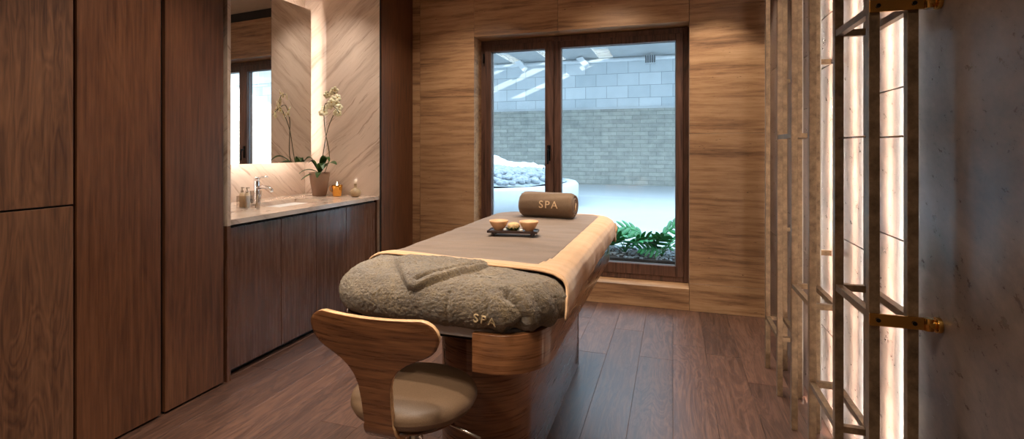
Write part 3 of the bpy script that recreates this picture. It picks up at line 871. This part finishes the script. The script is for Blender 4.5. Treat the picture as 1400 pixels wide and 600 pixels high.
# --- rolled towel
def towel():
    p0, p1 = Vector((-.878, 2.935, .888)), Vector((-.548, 2.905, .888))
    ax = (p1-p0).normalized(); L = (p1-p0).length; sd = ax.cross(Vector((0, 0, 1))).normalized()*-1; R = .075
    t = thing('rolled_towel', 'brown rolled towel with embroidered letters at head end of table', 'towel', tuple((p0+p1)/2))
    N, K = 40, 64; mb = MB(); rws = []
    for i in range(N+1):
        u = i/N; e = min(u, 1-u)*L
        er = 1-.16*(1-smooth(e/.022))**2
        rr_ = R*er*(1+.035*math.sin(PI*u)+.02*math.sin(u*9)); row = []
        for k in range(K):
            a = 2*PI*k/K
            lipr = .006 if .0 < (a-2.3) < 2.0 else 0
            y, z = rr_*math.cos(a), rr_*math.sin(a)
            z = z*.94 if z < 0 else z
            row.append(p0+ax*(L*u)+sd*y+Vector((0, 0, R*.97+z+.002*math.sin(9*a+u*5))))
        rws.append(row)
    mb.grid(rws, closed=True)
    b = len(mb.v)
    bv = BVHTree.FromPolygons([Vector(v) for v in mb.v], mb.f)
    mb.face(list(range(K))); mb.face([N*K+k for k in range(K)])
    mb.build('roll', M['towel'], t)
    # spiral end: layered cloth edges
    for end, c0, s_ in ((1, p1, 1), (0, p0, -1)):
        sp = MB(); path = []
        for k in range(120):
            a = k/119*2*PI*3.1+1.0; r = .010+.052*k/119
            path.append(c0+ax*(s_*-.001)+sd*r*math.cos(a)+Vector((0, 0, R*.97+r*math.sin(a)*.97)))
        sp.tube(path, [.0068]*len(path), 8); sp.build('spiral_edge', M['towel'], t)
    inner = MB(); inner.tube([p1+ax*.001+Vector((0, 0, R*.97+.018))+sd*.012, p1+ax*.004+Vector((0, 0, R*.97))+sd*.0, p1+ax*.003+Vector((0, 0, R*.97-.024))-sd*.010], .005, 8)
    inner.build('label_loop', M['thread'], t)
    org = (p0+p1)/2+Vector((.02, -.3, R*1.16)); 
    drape_text('SPA', .062, tuple(org), tuple(ax), (0, .25, 1), (0, 1, -.02), .0025, 'lettering', M['thread'], t, bv)
towel()

# --- tray with two bowls
tc = Vector((-.717, 2.25, .8905)); ta = math.radians(8)
def tr(x, y, z): return (tc.x+x*math.cos(ta)-y*math.sin(ta), tc.y+x*math.sin(ta)+y*math.cos(ta), tc.z+z)
def tbox(mb, x0, x1, y0, y1, z0, z1):
    b = len(mb.v); mb.v += [tr(x, y, z) for z in (z0, z1) for y in (y0, y1) for x in (x0, x1)]
    for q in ((0, 2, 3, 1), (4, 5, 7, 6), (0, 1, 5, 4), (2, 6, 7, 3), (0, 4, 6, 2), (1, 3, 7, 5)): mb.face([b+i for i in q])
    return mb
t = thing('serving_tray', 'small dark footed wooden tray on the grey sheet', 'tray', tuple(tc))
m_ = tbox(MB(), -.118, .118, -.045, .045, .016, .023); tbox(m_, -.118, .118, -.045, -.040, .023, .027); tbox(m_, -.118, .118, .040, .045, .023, .027); tbox(m_, -.118, -.113, -.04, .04, .023, .027); tbox(m_, .113, .118, -.04, .04, .023, .027)
m_.build('tray_top', M['tray'], t, bevel=.001)
for x in (-.092, .092):
    for y in (-.032, .032):
        tbox(MB(), x-.006, x+.006, y-.006, y+.006, 0, .016).build('leg', M['tray'], t, bevel=.001)
bz = tc.z+.0232
for k, (x, lab) in enumerate(((-.070, 'wooden bowl with brown salts on left end of the dark tray'), (.074, 'wooden bowl with pale cream on right end of the dark tray'))):
    p = tr(x, 0, .0232)
    b = thing('wooden_bowl', lab, 'bowl', p, 'bowls on the dark tray')
    MB().lathe(p, [(.001, .002), (.020, .0), (.022, .004), (.034, .020), (.044, .040), (.0455, .046), (.042, .046), (.037, .032), (.001, .030)], 32, cap=False).build('bowl_shell', M['bowl'], b)
    mb = MB()
    mb.lathe((p[0], p[1], p[2]+.031), [(.036, 0), (.032, .004 if k else .006), (.001, .006)], 24, cap=False)
    mb.build('contents', M['cream'] if k else M['bowl_in'], b)
p = tr(.002, -.002, .0232)
tag(MB().lathe(p, [(.001, 0), (.018, 0), (.026, .010), (.029, .022), (.026, .032), (.014, .038), (.001, .037)], 20, cap=False).build('flower_head', M['loofah']), 'dried cream flower head between two bowls on tray', 'flower')
t = thing('leaf_sprig', 'green leaf sprig in front of flower head on tray', 'leaves', tr(0, -.03, .0232))
for k in range(11):
    a = -2.9+k*.26; r0 = .012; mb = MB(); rws = []; base_ = Vector(tr(.002+random.uniform(-.02, .02), -.026, .029)); L_ = random.uniform(.024, .036)
    d = Vector((math.cos(a), math.sin(a)*.35, .25+.4*random.random())).normalized(); s_ = Vector((0, 0, 1)).cross(d).normalized()
    for i in range(6):
        u = i/5; w = .006*math.sin(PI*(.08+.9*u)); rws.append([base_+d*L_*u+s_*w*v+Vector((0, 0, -.006*u*u)) for v in (-1, 0, 1)])
    mb.grid(rws); mb.build('leaf', M['leaf'], t, solid=.001)
for k, (x, y) in enumerate(((-.034, -.030), (-.026, .014), (.034, -.028), (.043, -.036))):
    p = tr(x, y, .0232+.0075); mb = MB().ball(p, .009, 2, sc=(1.25, 1, .8))
    tag(mb.build('pebble', M['pebble_w']), 'small white pebble among leaves on the dark tray', 'pebble', 'white pebbles on the tray')

# ------------------------------------------------------------------ stool with back rest
sx, sy, sz = -.80, 1.455, .545
t = thing('stool', 'round leather stool with curved walnut back rest at foot of table', 'stool', (sx, sy, 0))
# cushion
mb = MB(); rws = []
prof = [(.02, -.060), (.60, -.062), (.86, -.056), (.955, -.044), (.985, -.030), (1.0, -.026), (.992, -.022), (1.0, -.014), (.97, .0), (.90, .010), (.76, .019), (.55, .025), (.30, .028), (.02, .029)]
for q, z in prof:
    row = []
    for k in range(96):
        a = 2*PI*k/96
        ex = .203*math.copysign(abs(math.cos(a))**.95, math.cos(a)); ey = .186*math.copysign(abs(math.sin(a))**.95, math.sin(a))
        wr = .0022*math.sin(k*5.3)*math.sin(a*2.3+1)**2 if -.055 < z < -.015 else 0
        row.append((sx+ex*(q+wr*3), sy+ey*(q+wr*3), sz-.022+z*1.0+.0+wr*.4))
    rws.append(row)
mb.grid(rws, closed=True); b = len(mb.v)
mb.face([len(mb.v)-96+k for k in range(96)]); mb.face([k for k in range(96)])
seat = mb.build('seat', M['leather'], t, subsurf=1, smooth_all=True)
MB().lathe((sx, sy, sz-.094), [(.10, .0), (.165, .006), (.168, .012), (.001, .0125)], 48, cap=False).build('seat_plate', M['walnut'], t)
# back rest (T shape, bent plywood)
def Yb(x, z):
    q = max(0, min(1, (.80-z)/.36)); return 1.215+.07*q+.55*x*x*max(0, min(1, (z-.5)/.2))
def lerp(tab, z):
    tab = sorted(tab)
    if z <= tab[0][0]: return tab[0][1]
    for (a, va), (b_, vb) in zip(tab, tab[1:]):
        if z <= b_: return va+(vb-va)*smooth((z-a)/(b_-a)) if False else va+(vb-va)*(z-a)/(b_-a)
    return tab[-1][1]
HW = [(.4, .052), (.50, .047), (.57, .048), (.62, .052), (.65, .062), (.675, .080), (.695, .105), (.71, .135), (.722, .165), (.735, .186), (.750, .199), (.768, .206), (.785, .208), (.800, .204), (.814, .193), (.824, .176), (.8285, .158)]
mb = MB(); rws = []
zs = [.8285-.0022*k for k in range(12)]
z = zs[-1]
while z > .50: z -= .006; zs.append(z)
xc = -.815
for z in zs:
    h = lerp(HW, z); top = .004*(1-(abs(h)/.21))
    rws.append([Vector((xc+h*q, Yb(h*q, z), z-(.004*(1-q*q) if z > .8 else 0))) for q in [(-1+2*k/40) for k in range(41)]])
yl, zl = rws[-1][20].y, zs[-1]
R_ = .055
for k in range(1, 13):
    q = PI/2*k/12; rws.append([Vector((xc+.05*(-1+2*j/40)*(1+.1*k/12), yl+R_*(1-math.cos(q)), zl-R_*math.sin(q))) for j in range(41)])
for k in range(1, 6): rws.append([Vector((xc+.055*(-1+2*j/40), yl+R_+.018*k, zl-R_)) for j in range(41)])
mb.grid(rws)
br = mb.build('back_rest', [M['walnut'], M['ply_edge']], t, smooth_all=True)
so = br.modifiers.new('ply', 'SOLIDIFY'); so.thickness = .018; so.offset = 0; so.material_offset_rim = 1
MB().lathe((sx, sy, .0), [(.001, .30), (.026, .30), (.026, .36), (.022, .365), (.022, .450), (.001, .451)], 28, cap=False).build('gas_lift', M['steel'], t)
MB().lathe((sx, sy, .0), [(.001, .075), (.03, .075), (.03, .30), (.001, .301)], 28, cap=False).build('column', M['chrome'], t)
for k in range(5):
    a = 2*PI*k/5+.3; d = Vector((math.cos(a), math.sin(a), 0))
    lg = MB().tube([Vector((sx, sy, .10))+d*.02, Vector((sx, sy, .09))+d*.15, Vector((sx, sy, .068))+d*.27], [.016, .014, .011], 12).build('leg', M['chrome'], t)
    w = Vector((sx, sy, .027))+d*.262; s_ = d.cross(Vector((0, 0, 1)))
    MB().tube([w-s_*.012, w+s_*.012], .027, 20).tube([w+Vector((0, 0, .01)), w+Vector((0, 0, .05))], .006, 8).build('castor', M['dark_metal'], lg, bevel=.003)
MB().tube([(sx+.03, sy-.01, .44), (sx+.14, sy-.03, .441), (sx+.255, sy-.07, .440)], [.0045, .0045, .0035], 10).build('height_lever', M['steel'], t)

# ------------------------------------------------------------------ brass lattice along the right wall
PXF, PXB, PW = .535, .625, .013
PY = [3.29, 2.94, 2.61, 2.295, 1.96, 1.65]
t = thing('brass_lattice', 'tall antique brass lattice of paired poles before the lit stone wall', 'lattice screen', (.58, 2.47, 0))
TOP = CZ-.004
for i, y in enumerate(PY):
    for x in (PXF, PXB):
        p = MB().box(x-PW, x+PW, y-PW, y+PW, .001, TOP).build('pole', M['brass'], t, bevel=.0012)
        if x == PXB and i in (1, 2, 3, 4):
            ch = MB().box(x+PW+.0002, x+PW+.005, y-.0105, y-.0085, .02, TOP-.02).build('strip_shield', M['alu'], p)  # unseen lip added to shield the nearer wall from the strip
            MB().box(x+PW+.0005, x+PW+.0025, y-.008, y+.012, .02, TOP-.02).build('light_strip', M['led_rack'], p)
rings_ = {(0, 1): (.30,), (1, 2): (1.36,), (2, 3): (.665,), (3, 4): (.352,), (4, 5): (1.69, .83), }
rails = []
for (i, j), zz in rings_.items():
    ya, yb = PY[j], PY[i]
    for z in zz:
        for x in (PXF, PXB): MB().box(x-.011, x+.011, ya+PW, yb-PW, z-.011, z+.011).build('rail', M['brass'], t, bevel=.001)
        for y in ((ya, yb) if j != 5 else (yb,)): MB().box(PXF+PW, PXB-PW, y-.011, y+.011, z-.011, z+.011).build('cross_bar', M['brass'], t, bevel=.001)
z = 1.335
for x in (PXF, PXB): MB().tube([(x, PY[5]+PW, z), (x, PY[4]-PW, z)], .003, 8).build('thin_rod', M['steel'], t)
for z in (1.695, .825):
    y = PY[5]-PW
    bk = MB().box(PXF-.014, PXB+.035, y-.008, y-.0005, z-.017, z+.017).build('wall_bracket', M['brass_bright'], t, bevel=.0015)
    for x in (PXF+.006, PXB+.0): MB().tube([(x, y-.0125, z), (x, y-.008, z)], .0055, 14).tube([(x, y-.0130, z), (x, y-.0125, z)], .003, 6).build('screw', M['dark_metal'], bk)
    MB().tube([(PXB+.03, y-.005, z), (RX-.012, y-.005, z)], .013, 20).tube([(RX-.012, y-.005, z), (RX-.001, y-.005, z)], .021, 24).tube([(PXB+.033, y-.005, z-.017), (PXB+.033, y-.005, z+.017)], .012, 16).build('wall_fixing', M['brass_bright'], bk, bevel=.001)
    for y in (PY[2], PY[0]):
        bk = MB().box(PXB+PW, RX-.001, y-.006, y+.006, z-.012, z+.012).build('wall_bracket', M['brass'], t, bevel=.001)

# ------------------------------------------------------------------ outside
TZ, WY = .30, 13.9
struct('terrace', MB().box(-16, 10, 5.25, WY, 0, TZ).box(-16, 10, 4.661, 5.25, 0, TZ-.03), M['terrace'], bevel=.01)
struct('planting_bed', MB().box(-2.2, 1.0, 4.665, 5.2, TZ-.029, TZ-.004), M['soil'])
struct('garden_wall', MB().box(-18, 12, WY, WY+.3, 0, 2.42), M['rubble'])
struct('garden_wall_upper', MB().box(-18, 12, WY+.03, WY+.3, 2.42, 3.79), M['blocks'])
struct('wall_sun_block', MB().box(.901, 16, 4.3, 4.66, 0, 5.9).box(-18, -3.41, 4.3, 4.66, 0, 5.9).box(-3.41, .901, 4.3, 4.66, CZ+.151, 5.9), M['white_render'])  # unseen facade, added and sized to keep sun off the courtyard
struct('trim_3', MB().box(-18, 12, WY-.04, WY+.02, 2.38, 2.44), M['concrete'])
# roof slab beyond; slots added to shape sun streaks on the wall
mb = MB(); RZ = 3.80
edges = [-18, -4.45, -4.15, -3.35, -2.85, -1.95, -1.55, 12]
for a, b in zip(edges[::2], edges[1::2]): mb.box(a, b, 10.4, WY, RZ, RZ+.025)
mb.box(-18, 12, 10.1, 10.4, RZ-.12, RZ+.25).box(-18, 12, WY, WY+.3, RZ, RZ+.25)
struct('roof_overhang', mb, M['concrete'])
tag(MB().tube([(-9, WY-.10, 3.70), (6, WY-.10, 3.70)], .045, 12).build('ceiling_pipe', M['pipe']), 'long white pipe along the top of courtyard wall', 'pipe')
for k, (x, lab) in enumerate(((-4.1, 'white floodlight under courtyard roof, seen through left pane'), (-2.35, 'white floodlight angled down near middle of courtyard pipe'), (-.55, 'grey box light fitting at right end of courtyard pipe'))):
    y, z = WY-.35, 3.62
    f = thing('courtyard_light', lab, 'light fitting', (x, y, z), 'light fittings along the courtyard pipe')
    MB().tube([(x, WY-.12, 3.70), (x, y, RZ)], .02, 8).build('arm', M['concrete'], f)
    if k < 2:
        MB().prism([(x-.16, y-.12, z+.12), (x+.02, y-.12, z+.16), (x+.18, y-.12, z-.03), (x+.10, y-.12, z-.16), (x+.02, y-.12, z-.08)], (0, .22, 0)).build('lamp_head', M['pipe'], f, bevel=.01)
    else:
        b_ = MB().box(x-.14, x+.12, y-.1, y+.1, z-.10, z+.11).build('lamp_head', M['concrete'], f, bevel=.01)
        mb = MB(); 
        for q in range(5): mb.box(x-.13+q*.055, x-.11+q*.055, y-.115, y-.101, z-.09, z+.10)
        mb.build('grille', M['dark_metal'], f)
# round planter of pebbles
pc = (-3.75, 8.65); PR = 2.15
t = thing('round_planter', 'white round curb filled with grey and white gravel', 'planter', (pc[0], pc[1], TZ))
MB().lathe((pc[0], pc[1], TZ), [(PR-.22, .30), (PR-.22, .02), (PR, .02), (PR, .36), (PR-.04, .40), (PR-.20, .40), (PR-.22, .36), (PR-.22, .30)], 96, cap=False).build('curb', M['white_render'], t)
rws = []
for i in range(30):
    r = (PR-.23)*(i/29); rws.append([Vector((pc[0]+r*math.cos(a*PI/48), pc[1]+r*math.sin(a*PI/48), TZ+.28+.36*max(0, 1-(r/PR)**4)+.05*noise.noise(Vector((r*math.cos(a*PI/48), r*math.sin(a*PI/48), 0))*1.5))) for a in range(96)])
gb = MB().grid(rws, closed=True).build('gravel_bed', M['gravel'], t)
def pebbles(n, test, r0, r1, m, label, cx, cy, R, zf):
    mb = MB()
    for _ in range(n):
        a, r = random.uniform(0, 2*PI), R*math.sqrt(random.random()); x, y = cx+r*math.cos(a), cy+r*math.sin(a)
        if not test(x, y): continue
        mb.ball((x, y, zf(x, y)), random.uniform(r0, r1), 1, sc=(1.2, 1, .75))
    o = mb.build('pebbles', m); tag(o, label, 'pebbles', kind='stuff'); return o
def hz(x, y):
    r = math.hypot(x-pc[0], y-pc[1]); return TZ+.30+.36*max(0, 1-(r/PR)**4)+.05*noise.noise(Vector((x-pc[0], y-pc[1], 0))*1.5)
pebbles(1900, lambda x, y: y < 9.2+.2*math.sin(x*4), .045, .08, M['gravel'], 'grey river pebbles heaped in the round planter', pc[0], pc[1], PR-.3, hz)
rws = []
for i in range(24):
    row = []
    for j in range(40):
        x = -5.2+2.9*j/39; y = 8.9+1.3*i/23
        row.append(Vector((x, y, hz(x, y)+.02+.12*math.sin(PI*i/23)**.7*math.sin(PI*j/39)**.4+.09*noise.noise(Vector((x*4, y*4, 0)))+.04*noise.noise(Vector((x*13, y*13, 2))))))
    rws.append(row)
o = MB().grid(rws).build('white_gravel', M['white_gravel']); tag(o, 'bank of fine white gravel behind the grey pebbles', 'gravel', kind='stuff')
mb = MB()
for _ in range(900):
    x, y = random.uniform(-1.9, .6), random.uniform(4.69, 5.18); mb.ball((x, y, TZ), random.uniform(.008, .018), 1, sc=(1.3, 1, .6))
tag(mb.build('gravel_mulch', M['gravel']), 'small grey stones covering the planting bed outside window', 'gravel', kind='stuff')
# split leaf plants
def split_leaf(mb, base, d, L, W, tilt):
    d = Vector(d).normalized(); s_ = d.cross(Vector((0, 0, 1))).normalized(); up = s_.cross(d).normalized(); up = up if up.z > 0 else -up
    n_ = up*math.cos(tilt)+s_*math.sin(tilt); s2 = n_.cross(d).normalized()
    def pt(u): return Vector(base)+d*L*u+up*(.10*L*math.sin(u*PI)-.16*L*u*u)
    rws = []
    for i in range(9):
        u = i/8; w = W*.13*math.sin(PI*(.1+.85*u)); rws.append([pt(u)+s2*w*v for v in (-1, 0, 1)])
    mb.grid(rws)
    K = 5
    for side in (-1, 1):
        for k in range(K):
            u = .06+.80*k/(K-1); ll = W*(.95*math.sin(PI*(.22+.66*u))); c0 = pt(u)
            fd = (s2*side*math.cos(.35+.65*u)+d*math.sin(.35+.65*u)).normalized(); fs = fd.cross(n_).normalized(); r_ = []
            for i in range(7):
                q = i/6; w = W*.125*(math.sin(PI*(.16+.80*q))**.6)*(1+.5*q*(1-q)); r_.append([c0+fd*ll*q+fs*w*v-up*.16*ll*q*q+up*.01*abs(v)*0 for v in (-1, 0, 1)])
            mb.grid(r_)
def fernplant(x, y, n_, L, h, label, sd, spread=1.0, dirs=None):
    random.seed(sd)
    t = thing('split_leaf_plant', label, 'plant', (x, y, TZ), 'split leaf plants outside the window')
    for k in range(n_):
        a = (dirs[k] if dirs else 2*PI*k/n_+random.uniform(-.3, .3)); el = random.uniform(.5, 1.15); st = h*random.uniform(.45, 1)
        d0 = Vector((math.cos(a)*math.cos(el)*spread, math.sin(a)*math.cos(el)*.7, math.sin(el)))
        b0 = Vector((x, y, TZ)); b1 = b0+d0*st; mid = b0+d0*st*.5+Vector((0, 0, .02))
        st_ = MB().tube([b0, mid, b1], [.005, .004, .003], 6); st_.build('stalk', M['fern'], t)
        d1 = Vector((math.cos(a)*.8, math.sin(a)*.45, .55*random.uniform(.3, 1.1)))
        mb = MB(); split_leaf(mb, b1, d1, L*random.uniform(.8, 1.1), L*.55, random.uniform(-.9, .9)); mb.build('leaf', M['fern'], t, solid=.002)
fernplant(-.44, 4.90, 8, .24, .17, 'dense green split leaf plant left of centre outside window', 3)
fernplant(-.20, 4.96, 5, .25, .24, 'tall split leaf plant with raised fan leaf near right frame', 5)
fernplant(-.10, 4.84, 5, .20, .10, 'low split leaf plant at bottom right of the window', 11)
fernplant(-.66, 4.98, 5, .20, .12, 'small split leaf plant partly hidden behind massage table corner', 17)
random.seed(3)

sk = MB()
for a, b in zip(edges[1:-1:2], edges[2::2]): sk.grid([[(a-.03, 10.4, RZ+.03), (b+.03, 10.4, RZ+.03)], [(a-.03, WY, RZ+.03), (b+.03, WY, RZ+.03)]])
struct('slot_tint_glass', sk, M['smoky'])  # added cover on the slots: passes sun streaks, dims the sky
# ------------------------------------------------------------------ light
w = bpy.data.worlds.new('World'); SC.world = w; w.use_nodes = True
nt = w.node_tree; bg = nt.nodes['Background']
tcw = nt.nodes.new('ShaderNodeTexCoord'); sep = nt.nodes.new('ShaderNodeSeparateXYZ'); nt.links.new(tcw.outputs['Generated'], sep.inputs[0])
rp = nt.nodes.new('ShaderNodeValToRGB'); nt.links.new(sep.outputs[2], rp.inputs[0])
rp.color_ramp.elements[0].position = 0; rp.color_ramp.elements[0].color = (.74, .88, 1, 1)
rp.color_ramp.elements[1].position = .7; rp.color_ramp.elements[1].color = (.60, .79, 1, 1)
nt.links.new(rp.outputs[0], bg.inputs[0]); bg.inputs[1].default_value = SKY = 4.8

def light(name, kind, loc, power, color, rot=None, target=None, **k):
    d = bpy.data.lights.new(name, kind); d.energy = power; d.color = color[:3]
    for a, v in k.items(): setattr(d, a, v)
    o = bpy.data.objects.new(name, d); COL.objects.link(o); o.location = loc
    if target is not None: o.rotation_euler = (Vector(target)-Vector(loc)).to_track_quat('-Z', 'Y').to_euler()
    elif rot: o.rotation_euler = rot
    return o
# sun: rays travel away from the window, left and down
sd_ = Vector((-1.0, 1.1, -.40)).normalized()
so = light('sun', 'SUN', (0, 0, 20), 34.0, (1, .93, .82), angle=.01); so.rotation_euler = sd_.to_track_quat('-Z', 'Y').to_euler()
# ceiling downlights
for x, y, p, tx, ty, ang, bl in DOWN if 'DOWN' in globals() else (
    (-.10, 3.10, 60, -.10, 3.10, 62, .35), (-.85, 2.1, 70, -.75, 2.0, 75, .6), (-1.6, 3.5, 42, -1.75, 4.0, 110, .9), (-.5, 3.55, 44, -.5, 4.1, 110, .9), (.28, 3.75, 36, .33, 4.0, 80, .4), (-1.7, 1.7, 45, -1.9, 1.7, 85, .7),
    (-.8, 1.0, 50, -.8, 1.1, 85, .6)):
    light('downlight', 'SPOT', (x, y, CZ-.01), p*1.6, WARM, target=(tx, ty, 0), spot_size=math.radians(ang), spot_blend=bl, shadow_soft_size=.04)
light('niche_light', 'SPOT', (-2.68, 3.30, CZ-.02), 40, WARMW, target=(-2.75, 3.35, 0), spot_size=math.radians(95), spot_blend=.8, shadow_soft_size=.05)
light('niche_light', 'SPOT', (-2.68, 2.55, CZ-.02), 40, WARMW, target=(-2.75, 2.5, 0), spot_size=math.radians(95), spot_blend=.8, shadow_soft_size=.05)
for x, y in ((-1.5, .35), (-.3, .5), (-1.0, -.8)):
    light('fill_spot', 'SPOT', (x, y, CZ-.01), 85, WARM, target=(x, y, 0), spot_size=math.radians(140), spot_blend=1, shadow_soft_size=.05)  # added wide fill spots, no real fittings behind them
light('candle_glow', 'POINT', (-2.70, 3.57, 1.02), .07, WARM, shadow_soft_size=.01)

# ------------------------------------------------------------------ camera
cd = bpy.data.cameras.new('Camera'); cam = bpy.data.objects.new('Camera', cd); COL.objects.link(cam)
cam.location = (0, 0, 1.3); cam.rotation_euler = (math.radians(90), 0, math.radians(17.83))
cd.sensor_width = 36; cd.lens = 684/1400*36; cd.shift_y = -(300-203)/1400; cd.clip_start = .02
SC.camera = cam
vs = SC.view_settings; vs.view_transform = 'Standard'; vs.look = 'None'; vs.exposure = .45; vs.gamma = 1; vs.use_curve_mapping = False
SC.cycles.use_denoising = True; SC.cycles.max_bounces = 8; SC.cycles.diffuse_bounces = 5; SC.cycles.glossy_bounces = 5; SC.cycles.transparent_max_bounces = 12
SC.cycles.sample_clamp_indirect = 6
